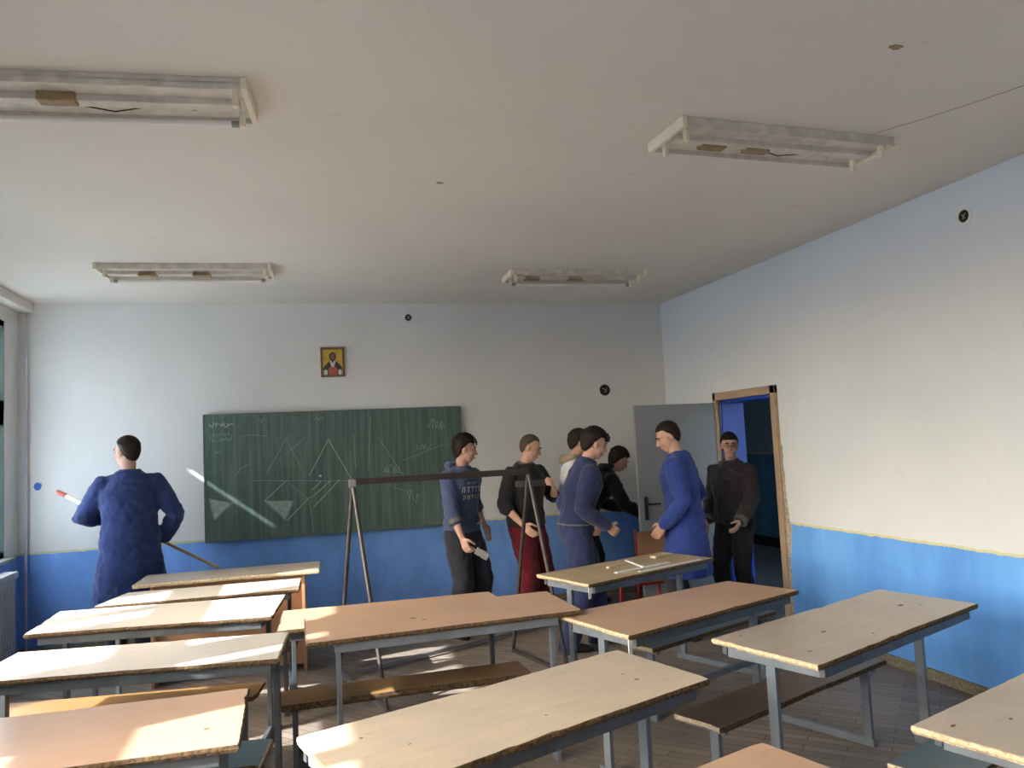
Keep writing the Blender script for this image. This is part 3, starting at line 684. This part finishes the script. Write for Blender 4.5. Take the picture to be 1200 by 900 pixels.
def person(label, loc, rz, ht, cfg):
    t = thing('person', label, 'person', loc, R(rz)); s = ht/1.78
    lean, side_lean, yaw_up = cfg.get('lean', 0), cfg.get('side', 0), cfg.get('twist', 0)
    fat = cfg.get('fat', 1.0)
    piv = V((0, 0, .95*s))
    def bend(p):
        p = V(p); z = p.z/s; k = min(1, max(0, (z-.92)/.38))
        m = Matrix.Rotation(-R(lean)*k, 3, 'X') @ Matrix.Rotation(R(side_lean)*k, 3, 'Y') @ Matrix.Rotation(R(yaw_up)*k, 3, 'Z')
        # integrate softly: rotate about the pivot
        return piv+m @ (p-piv)
    S = lambda *c: V([k*s for k in c])
    hips = {-1: S(-.085, 0, .90), 1: S(.085, 0, .90)}
    feet = cfg.get('feet', {-1: (-.11, -.02), 1: (.11, .02)})
    legs = {}
    for k in (-1, 1):
        fz = feet[k][2] if len(feet[k]) > 2 else .085
        an = V((feet[k][0], feet[k][1], fz))
        kn, an = ik(hips[k], an, .43*s, .42*s, (k*.05, 1, 0)); legs[k] = (kn, an)
    sh = {k: bend(S(k*.172*min(fat, 1.08), -.005, 1.392)) for k in (-1, 1)}
    arms = {}
    for k in (-1, 1):
        a = cfg['arms'][k]; el, wr = ik(sh[k], V(a['w'])*s, .295*s, .255*s, a.get('pole', (k*.4, -1, 0))); arms[k] = (sh[k], el, wr, a)
    neck0 = bend(S(0, -.012, 1.47)); hc0 = S(0, .015, 1.655)
    hm = Matrix.Rotation(R(cfg.get('hyaw', 0)), 3, 'Z') @ Matrix.Rotation(-R(cfg.get('hpitch', 0)), 3, 'X')
    up = bend(S(0, 0, 1.56))-bend(S(0, 0, 1.46)); hc = bend(S(0, 0, 1.53))+up.normalized()*.02*s+hm @ S(0, .022, .090)
    HX = lambda v: hc+hm @ (V(v)*s)
    # ---- body: one continuous surface
    g = MB()
    tor = [(.84, .10, .085, 0), (.90, .155, .11, 0), (.98, .160, .112, 0), (1.08, .140, .098, .004), (1.20, .148, .106, .006), (1.32, .168, .115, .004), (1.40, .150, .096, -.002), (1.455, .092, .066, -.01), (1.49, .06, .055, -.012)]
    def torso(add, z0, z1, flare=None):
        secs = []
        for z, rx, ry, cy in tor:
            if z < z0-1e-6 or z > z1+1e-6: continue
            f = fat if z < 1.38 else 1
            b = bend(S(0, cy, z)); bx = bend(S(1, cy, z))-b; by = bend(S(0, cy+1, z))-b
            secs.append((b, bx/s*(rx*f+add)*s, by/s*(ry*f+add)*s))
        return secs
    g.loft(torso(-.006, 0, 2), 24)
    nk = hm @ V((0, 0, 1))
    g.loft([(neck0-up.normalized()*.03, V((.062, 0, 0))*s, V((0, .060, 0))*s), (neck0.lerp(hc, .35), hm @ V((.054, 0, 0))*s, hm @ V((0, .056, 0))*s), (hc-nk*.03*s, hm @ V((.052, 0, 0))*s, hm @ V((0, .06, 0))*s)], 18)
    def arm_secs(k, add, frac=1.0, cuff=0):
        a, el, wr, _ = arms[k]; e1 = (el-a).normalized(); e2 = (wr-el).normalized()
        pts = [a-e1*.0, a.lerp(el, .3), a.lerp(el, .7), el, el.lerp(wr, .3*frac if frac > .9 else .3*frac), el.lerp(wr, frac)]
        end = .026+(.038-.026)*(1-frac)
        rr = [.047, .047, .043, .040, .040, end]
        return pts, [(r+add)*s for r in rr]
    for k in (-1, 1):
        pts, rr = arm_secs(k, 0); g.path(pts, rr, 14)
        a, el, wr, ac = arms[k]
        d = V(ac['d']) if 'd' in ac else (wr-el); fing = hand(g, wr, d, ac.get('n', (-k, 0, 0)), ac.get('t', (0, 1, 0)), ac.get('curl', 25), s*1.02)
        kn, an = legs[k]; hp = hips[k]
        g.path([hp, hp.lerp(kn, .35), kn, kn.lerp(an, .35), an], [.088*s*fat**.5, .075*s, .055*s, .054*s, .036*s], 16)
        g.path([an+V((0, -.02, -.02)), an+V((0, .06*s, -.045*s))], .035*s, 12)
    # head
    E = lambda c, r: g.ell(HX(c), [q*s for q in r], hm, 20)
    E((0, -.014, .030), (.076, .096, .090)); E((0, .028, -.025), (.062, .062, .082)); E((0, .040, -.078), (.040, .042, .036))
    E((0, .076, .026), (.050, .016, .013)); E((.034, .066, -.030), (.022, .02, .02)); E((-.034, .066, -.030), (.022, .02, .02))
    g.path([HX((0, .086, .018)), HX((0, .098, -.008)), HX((0, .108, -.028))], [.008*s, .010*s, .0135*s], 8); E((0, .098, -.034), (.017, .011, .009))
    E((0, .086, -.066), (.024, .010, .009))
    for k in (-1, 1): E((k*.077, -.006, -.010), (.010, .020, .031))
    body = g.build('body', M['skin'], t); remesh(body, .0065, smooth=2)
    # ---- head details
    for k in (-1, 1):
        e = MB().ell(HX((k*.029, .0765, .004)), (.0115*s, .008*s, .006*s), hm, 12).build('eye', M['eye_white'], t, 180)
        MB().ell(HX((k*.029, .0845, .004)), (.0055*s, .003*s, .006*s), hm, 10).build('iris', M['eye'], e, 180)
        MB().path([HX((k*.014, .0935, .026)), HX((k*.030, .0935, .031)), HX((k*.048, .080, .026))], [.0035*s, .0045*s, .003*s], 8).build('eyebrow', M['hair'], t, 180)
    MB().path([HX((-.020, .0925, -.066)), HX((0, .0975, -.065)), HX((.020, .0925, -.066))], [.003*s, .0055*s, .003*s], 8).build('lips', M['lips'], t, 180)
    if cfg.get('glasses'):
        gl = MB()
        for k in (-1, 1):
            pts = [HX((k*.031+.021*math.cos(a), .102, .004+.015*math.sin(a))) for a in [j*math.pi/6 for j in range(13)]]
            gl.path(pts, .0018*s, 6); gl.path([HX((k*.052, .10, .006)), HX((k*.080, .05, .008)), HX((k*.082, -.01, .004))], .002*s, 6)
        gl.path([HX((-.010, .102, .006)), HX((.010, .102, .006))], .0018*s, 6); gl.build('glasses', M['dark_hole'], t, 180)
    # hair
    hl = cfg.get('hair', {}); thick = hl.get('t', .014); fz = hl.get('front', .072); bz = hl.get('back', -.055)-.03; sz = hl.get('sides', .0)
    hv = []; hf = []; n, m = 40, 26; rr = random.Random(cfg.get('seed', 1)); 
    for i in range(m+1):
        th = math.pi*i/m
        for j in range(n):
            ph = 2*math.pi*j/n; dx, dy, dz = math.sin(th)*math.cos(ph), math.sin(th)*math.sin(ph), math.cos(th)
            px, py, pz = .076*dx, -.014+.096*dy, .030+.092*dz
            if pz < .03: pz = .03+(pz-.03)*1.25; 
            lim = fz if dy > .45 else (sz+(fz-sz)*max(0, (dy+.05)/.5) if dy > -.05 else sz+(bz-sz)*min(1, (-.05-dy)/.4))
            k = min(1, max(0, (pz-lim)/.045+.5)); k = k*k*(3-2*k); th_ = thick*.62*(1+.25*math.sin(9*ph+3*i)*hl.get('mess', .4)+rr.uniform(-.12, .12))
            if dz > .2: th_ *= 1+hl.get('topv', .35)
            f = 1+(th_*k-.022*(1-k))/.085
            hv.append(HX((px*f, -.014+(py+.014)*f, .030+(pz-.030)*f)))
    for i in range(m):
        for j in range(n): hf.append((i*n+j, i*n+(j+1) % n, (i+1)*n+(j+1) % n, (i+1)*n+j))
    g = MB(); g.add(hv, hf); hr = g.build('hair', M[hl.get('mat', 'hair')], t, 180)
    if hl.get('fringe'):
        g = MB()
        for k in range(7):
            x = -.05+k*.0165; g.path([HX((x, .070, .098)), HX((x+.006, .092, .075)), HX((x+.012, .097, .048+.01*(k % 2)))], [.014*s, .011*s, .005*s], 8)
        g.build('fringe', M['hair'], t, 180)
    # ---- trousers
    g = MB(); tw = cfg.get('trouser_w', .024)
    g.loft(torso(tw*.7, 0, 1.0), 24)
    for k in (-1, 1):
        kn, an = legs[k]; hp = hips[k]; end = an+V((0, 0, -.03*s))
        g.path([hp, hp.lerp(kn, .4), kn, kn.lerp(end, .5), end], [(.096*fat**.5+tw*.4)*s, (.078+tw)*s, (.060+tw)*s, (.056+tw)*s, (.048+tw)*s], 18)
    o = g.build('trousers', M[cfg['trousers']], t); remesh(o, .011, .02, .09)
    for k in (-1, 1):
        kn, an = legs[k]
        g = MB(); b = V((an.x, an.y, an.z-.085))
        yy = R(-k*10); dr = V((math.sin(-yy), math.cos(yy), 0)); rt = V((dr.y, -dr.x, 0))
        g.loft([(b-dr*.075*s+V((0, 0, .04)), rt*.022, V((0, 0, .03))), (b-dr*.055*s+V((0, 0, .046)), rt*.036, V((0, 0, .045))), (b+V((0, 0, .05)), rt*.040, V((0, 0, .049))), (b+dr*.09*s+V((0, 0, .036)), rt*.046, V((0, 0, .035))), (b+dr*.16*s+V((0, 0, .028)), rt*.042, V((0, 0, .027))), (b+dr*.195*s+V((0, 0, .022)), rt*.02, V((0, 0, .014)))], 18, sq=2.6)
        g.build('shoe', M['shoe'], t, 50)
    # ---- upper garment
    gm = cfg['top']; add = gm.get('add', .028); g = MB(); z0 = gm.get('hem', .90)
    if z0 >= .84:
        sec = torso(add, z0, 2)
    else:
        sec = torso(add, .90, 2)
        fl_ = gm.get('flare', .06); low = []
        for z, e in ((z0, 1), (z0+(.90-z0)*.33, .75), (z0+(.90-z0)*.66, .45)):
            cxx = gm.get('shift', (0, 0))
            low.append((S(cxx[0]*e, cxx[1]*e, z), V(((.160*fat+add+fl_*e)*s, 0, 0)), V((0, (.115*fat+add+fl_*.8*e)*s, 0))))
        sec = low+sec
    g.loft(sec, 28)
    for k in (-1, 1):
        pts, rr_ = arm_secs(k, add*.75+.004, gm.get('sleeve', .96)); g.path(pts, rr_, 16)
        a = arms[k][0]; g.ell(a+V((0, 0, -.004)), ((.050+add*.6)*s, (.052+add*.6)*s, (.046+add*.5)*s), None, 14)
        g.path([a.lerp(neck0, .1), a.lerp(neck0, .75)+V((0, 0, -.022*s))], [(.044+add*.5)*s, (.048+add*.3)*s], 14)
    o = g.build(gm.get('name', 'jacket'), M[gm['mat']], t); remesh(o, .011, gm.get('fold', .03), gm.get('fsize', .10))
    up_o = o
    # collar / hood / cuffs
    cu = gm.get('collar')
    if cu:
        g = MB(); un = up.normalized(); px = bend(S(1, 0, 1.47))-bend(S(0, 0, 1.47)); py = bend(S(0, 1, 1.47))-bend(S(0, 0, 1.47))
        hh = gm.get('collar_h', .05); r0, r1 = .082, .068; n = 24; vs = []
        for rad, zz in ((r0, 0), (r0*.95, hh), (r0*.80, hh+.004), (r0*.78, .0)):
            for j in range(n):
                a = 2*math.pi*j/n; vs.append(neck0+px/s*rad*s*math.cos(a)*1.06+py/s*(rad*s*math.sin(a)*1.05+.006)+un*(zz*s-(.022 if math.sin(a) > 0 else 0)*math.sin(a)*s-.014*s))
        g.add(vs, [(p*n+j, p*n+(j+1) % n, ((p+1) % 4)*n+(j+1) % n, ((p+1) % 4)*n+j) for p in range(4) for j in range(n)])
        o = g.build('collar', M[cu], t, 60)
    if gm.get('hood'):
        b = bend(S(0, -.085, 1.49)); g = MB(); bx = bend(S(1, 0, 1.47))-bend(S(0, 0, 1.47))
        g.path([b-bx*.10+V((0, .05, .01)), b-bx*.07+V((0, -.01, 0)), b+V((0, -.03, -.02)), b+bx*.07+V((0, -.01, 0)), b+bx*.10+V((0, .05, .01))], [.025, .04, .048, .04, .025], 12)
        o = g.build('hood', M[gm['hood']], t, 180)
    if gm.get('band'):
        z, hgt, mm = gm['band']; g = MB(); secs = []
        zz = [q[0] for q in tor]
        def rad(z):
            for a, b in zip(tor, tor[1:]):
                if a[0] <= z <= b[0]:
                    f = (z-a[0])/(b[0]-a[0]); return a[1]+(b[1]-a[1])*f, a[2]+(b[2]-a[2])*f, a[3]
            return tor[0][1:]
        for q in (z-hgt/2, z+hgt/2):
            rx, ry, cy = rad(q); f = fat if q < 1.38 else 1; b = bend(S(0, cy, q)); bx = bend(S(1, cy, q))-b; by = bend(S(0, cy+1, q))-b
            e = gm.get('fold', .03)*.25+.006
            secs.append((b, bx/s*(rx*f+add+e)*s, by/s*(ry*f+add+e)*s))
        g.loft(secs, 40); g.build('stripe', M[mm], t, 60)
    if gm.get('cuff'):
        for k in (-1, 1):
            pts, rr_ = arm_secs(k, add*.75+.009, gm.get('sleeve', .96)); d = (pts[-1]-pts[-3]).normalized(); x, y, z = frame_of(d)
            g = MB().loft([(pts[-1]-d*.012, x*rr_[-1], y*rr_[-1]), (pts[-1]+d*.030, x*rr_[-1]*.96, y*rr_[-1]*.96)], 16); g.build('cuff', M[gm['cuff']], t, 40)
    if gm.get('print'):
        # rows of small glyph-like patches wrapped onto the chest
        rr = random.Random(5); g = MB()
        rows_ = [(1.345, .018, 4, .13), (1.29, .050, 5, .23), (1.22, .036, 5, .20)]
        for z, hgt, n, w in rows_:
            for j in range(n):
                x = -w/2+w*(j+.5)/n+.01; ww = w/n*.68
                for (ox, oz, sx, sz) in rr.choice((((-.3, 0, .3, 1), (.3, 0, .3, 1), (0, .4, .5, .2)), ((-.3, 0, .3, 1), (.1, .4, .7, .25), (.1, -.4, .7, .25)), ((0, 0, .35, 1), (0, .4, 1, .25)))):
                    for c0 in (0,):
                        p = bend(S(x+ox*ww, .19, z+oz*hgt)); q = bend(S(x+ox*ww, .195, z+oz*hgt))-p; 
                        g.box(p, (ww*sx, .002, hgt*sz))
        o = g.build('chest_print', M['print_white'], t)
        m = o.modifiers.new('wrap', 'SHRINKWRAP'); m.target = up_o; m.wrap_method = 'PROJECT'; m.use_project_y = True; m.use_negative_direction = True; m.use_positive_direction = False; m.offset = .003
    if gm.get('lines'):
        for pts_, mm, rr0 in gm['lines']:
            g = MB().path([bend(S(*p)) for p in pts_], rr0, 8); g.build('pocket_seam', M[mm], t, 180)
    return t, arms

def hang(k, x=.25, y=.05, z=.90, **kw): return dict(w=(k*x, y, z), pole=(k*.35, -1, .1), **kw)

# man in blue coat with his back to us, holding a long stick across his front
person('person in a dark blue work coat seen from behind, holding a long stick', (-1.41, 7.16, 0), 4, 1.93, dict(
    hyaw=52, hpitch=4, fat=1.16, trousers='dark_trousers', lean=2,
    hair=dict(t=.012, front=.07, back=-.055, sides=.0),
    arms={1: dict(w=(.225, .13, .945), pole=(1, -.6, -.35), d=(-.45, .75, -.2), n=(-.3, 0, -1), t=(-1, 0, .2), curl=70),
          -1: dict(w=(-.16, .25, 1.13), pole=(-1, -.5, -.5), d=(.6, .7, .1), n=(0, -.2, -1), t=(-1, 0, 0), curl=75)},
    top=dict(name='work_coat', mat='coat_blue', add=.036, hem=.52, flare=.045, fold=.024, fsize=.16, sleeve=.92, collar='coat_blue', collar_h=.045)))
st = thing('wooden_stick', 'long thin wooden stick with a pale taped end held by the person at left', 'stick', (0, 0, 0))
st.location = (-.73, 7.26, .74)
d = V((-2.06, 7.58, 1.46))-V((-.73, 7.26, .74))
MB().path([(0, 0, 0), tuple(d*.78)], .013).build('handle', M['stick_wood'], st, 40)
MB().path([tuple(d*.77), tuple(d*.96)], .019).build('wrapped_end', M['lamp_white'], st, 40)
MB().path([tuple(d*.955), tuple(d*1.0)], .021).build('red_tip', M['icon_red'], st, 40)

# boy in slate sweatshirt with brush
p2, p2arms = person('person in a slate blue sweatshirt and charcoal trousers holding a brush, facing right', (1.38, 6.98, 0), -145, 1.81, dict(
    hyaw=42, hpitch=10, fat=.98, trousers='dark_trousers', trouser_w=.034, lean=3, seed=2,
    hair=dict(t=.024, front=.062, back=-.065, sides=-.012, mess=1.0, topv=.5, fringe=True),
    feet={-1: (-.14, .02), 1: (.13, -.02)},
    arms={1: dict(w=(.21, .20, .88), pole=(.6, -1, 0), n=(-1, 0, 0), t=(0, .2, 1), curl=70),
          -1: dict(w=(-.35, -.05, .93), pole=(-.3, -1, .1), n=(1, 0, 0), t=(0, 1, 0), curl=28)},
    top=dict(name='sweatshirt', mat='hoodie', add=.032, hem=.90, fold=.02, fsize=.14, sleeve=.35, collar='hoodie', collar_h=.03, hood='hoodie', cuff='grey_cloth', print=True,
             lines=[([(-.13, .155, 1.10), (-.10, .165, 1.00), (-.02, .17, .975)], 'print_white', .0035)])))
ha, he, hw_, _ = p2arms[1]; hd = (hw_-he).normalized(); hp_ = Matrix.Rotation(R(-145), 3, 'Z') @ (hw_+hd*.075+V((-.025, 0, 0)))+V((1.38, 6.98, 0))
pb = thing('paint_brush', 'wooden handled paint brush held by the person in the slate blue sweatshirt', 'paint brush', tuple(hp_))
bd = V((.80, -.30, -.50)).normalized()
MB().path([tuple(-bd*.06), (0, 0, 0), tuple(bd*.09)], [.010, .012, .011]).build('handle', M['chip_light'], pb, 40)
MB().bar(bd*.085, bd*.15, .026, .06, bev=.002).build('ferrule', M['zinc'], pb)
MB().bar(bd*.148, bd*.21, .028, .066, bev=.004).build('bristles', M['bristle'], pb)
# man with cropped hair
person('person with cropped hair in a black jumper with grey stripe and maroon trousers', (2.03, 7.12, 0), -150, 1.80, dict(
    hyaw=32, hpitch=22, fat=1.10, trousers='maroon', trouser_w=.034, lean=3, seed=3,
    hair=dict(t=.006, front=.074, back=-.05, sides=.01, mat='hair_short', mess=.1, topv=.1),
    arms={1: dict(w=(.22, .17, .94), pole=(.5, -1, .1), n=(-1, 0, 0), t=(0, 1, .1), curl=35),
          -1: dict(w=(-.15, .24, 1.24), pole=(-.9, -.4, -1), d=(.55, .35, .45), n=(.5, -.8, 0), t=(0, 0, 1), curl=85)},
    top=dict(name='jumper', mat='black_cloth', add=.034, hem=.90, fold=.02, fsize=.14, sleeve=.20, collar='grey_cloth', collar_h=.045, band=(1.305, .055, 'stripe_cloth'))))
# navy tracksuit, bending forward
person('person in a navy tracksuit with pale waist stripe leaning to the right', (2.17, 6.12, 0), -97, 1.83, dict(
    hyaw=0, hpitch=18, fat=1.06, trousers='navy', trouser_w=.034, lean=14, seed=4,
    hair=dict(t=.022, front=.066, back=-.05, sides=.0, mess=1.0, topv=.6, fringe=True),
    feet={-1: (-.11, .16), 1: (.12, -.14)},
    arms={1: dict(w=(.22, .20, .97), pole=(.4, -1, -.3), n=(-1, .2, 0), t=(0, .3, 1), curl=85),
          -1: dict(w=(-.22, .06, .90), pole=(-.4, -1, .1), curl=40)},
    top=dict(name='track_jacket', mat='navy', add=.030, hem=.90, fold=.02, fsize=.14, sleeve=.95, collar='navy', collar_h=.06, band=(.985, .009, 'grey_cloth'))))
# white jacket behind him
person('person in a white jacket with tan collar mostly hidden behind the navy tracksuit', (2.49, 7.04, 0), -100, 1.82, dict(
    hyaw=0, hpitch=14, fat=1.0, trousers='dark_trousers', lean=4, seed=5,
    hair=dict(t=.018, front=.066, back=-.05, sides=.0),
    arms={1: hang(1, .24, .08, .92), -1: hang(-1, .24, .1, .92)},
    top=dict(name='jacket', mat='white_cloth', add=.030, hem=.90, fold=.02, fsize=.14, collar='tan_cloth', collar_h=.07, hood='tan_cloth')))
# black clothing, stooping
person('person in black stooping beside the grey door', (2.76, 7.50, 0), -92, 1.74, dict(
    hyaw=0, hpitch=30, fat=1.06, trousers='black_cloth', lean=36, seed=6,
    hair=dict(t=.026, front=.055, back=-.07, sides=-.025, mess=.6, topv=.4),
    feet={-1: (-.12, .10), 1: (.12, -.16)},
    arms={1: dict(w=(.19, .60, .93), pole=(.3, -1, -.3), n=(-1, 0, 0), t=(0, 0, 1), curl=50), -1: dict(w=(-.19, .56, .98), pole=(-.3, -1, -.3), n=(1, 0, 0), t=(0, 0, 1), curl=50)},
    top=dict(name='jacket', mat='black_cloth', add=.034, hem=.90, fold=.02, fsize=.14, collar='black_cloth', collar_h=.04, hood='black_cloth')))
# blue coat by the door, looking down
person('person in a bright blue work coat looking down beside the grey door', (3.12, 6.02, 0), 52, 1.85, dict(
    hyaw=24, hpitch=24, fat=1.10, trousers='dark_trousers', lean=4, seed=7,
    hair=dict(t=.010, front=.07, back=-.05, sides=.0, topv=.5),
    arms={1: hang(1, .25, .10, .95), -1: dict(w=(-.23, .12, .93), pole=(-.4, -1, .1), n=(1, 0, 0), t=(0, 1, 0), curl=35)},
    top=dict(name='work_coat', mat='coat_blue2', add=.034, hem=.50, flare=.05, fold=.024, fsize=.16, sleeve=.97, collar='coat_blue2', collar_h=.045)))
# in the doorway
person('person with glasses in a black quilted jacket standing in the doorway', (3.84, 6.44, 0), 122, 1.71, dict(
    hyaw=32, hpitch=2, fat=1.0, trousers='black_cloth', lean=0, seed=8, glasses=True,
    hair=dict(t=.018, front=.058, back=-.06, sides=-.01, topv=.3),
    arms={1: hang(1, .25, .06, .93), -1: dict(w=(-.20, .27, .95), pole=(-.5, -1, .1), n=(.8, .5, 0), t=(0, 1, .0), curl=45)},
    top=dict(name='quilted_jacket', mat='black_jacket', add=.040, hem=.90, fold=.045, fsize=.06, collar='black_jacket', collar_h=.06, cuff='grey_cloth', sleeve=.93)))

# ---------------------------------------------------------------- light
world = bpy.data.worlds.new('sky'); SC.world = world; world.use_nodes = True
nt = world.node_tree; bg = nt.nodes['Background']
sky = nt.nodes.new('ShaderNodeTexSky'); sky.sky_type = 'NISHITA'; sky.sun_disc = False; sky.sun_elevation = R(35); sky.sun_rotation = R(250)
sky.air_density = 1.4; sky.dust_density = 3.5; sky.ozone_density = 1
mixn = nt.nodes.new('ShaderNodeMix'); mixn.data_type = 'RGBA'; mixn.inputs[0].default_value = .7
nt.links.new(sky.outputs[0], mixn.inputs[6]); mixn.inputs[7].default_value = (.43, .55, .72, 1)
nt.links.new(mixn.outputs[2], bg.inputs['Color']); bg.inputs['Strength'].default_value = 2.8
sl = bpy.data.lights.new('sun', 'SUN'); sl.energy = 8.5; sl.angle = R(.7); sl.color = (1, .975, .93)
so = bpy.data.objects.new('sun', sl); COL.objects.link(so)
sd = V((1, .33, -.76)).normalized(); so.rotation_euler = sd.to_track_quat('-Z', 'Y').to_euler(); so.location = (-8, -2, 8)

# ---------------------------------------------------------------- camera
cam = bpy.data.cameras.new('camera'); co = bpy.data.objects.new('camera', cam); COL.objects.link(co)
cam.sensor_fit = 'HORIZONTAL'; cam.sensor_width = 36; cam.lens = 904.272/1200*36; cam.clip_start = .05; cam.clip_end = 200
yaw, pitch, roll = .2682, .0750, -.0480
f = V((math.sin(yaw)*math.cos(pitch), math.cos(yaw)*math.cos(pitch), math.sin(pitch)))
r0 = V((math.cos(yaw), -math.sin(yaw), 0)); u0 = r0.cross(f)
rr_ = r0*math.cos(roll)+u0*math.sin(roll); uu = -r0*math.sin(roll)+u0*math.cos(roll)
co.matrix_world = Matrix.Translation((0, 0, 1.706)) @ Matrix((rr_, uu, -f)).transposed().to_4x4()
SC.camera = co
vs = SC.view_settings
SC.display_settings.display_device = 'sRGB'; vs.view_transform = 'Standard'; vs.look = 'None'; vs.gamma = 1; vs.use_curve_mapping = False
vs.exposure = 1.03
SC.cycles.use_denoising = True
SC.cycles.max_bounces = 10; SC.cycles.diffuse_bounces = 6; SC.cycles.caustics_reflective = False; SC.cycles.caustics_refractive = False
SC.cycles.sample_clamp_indirect = 8
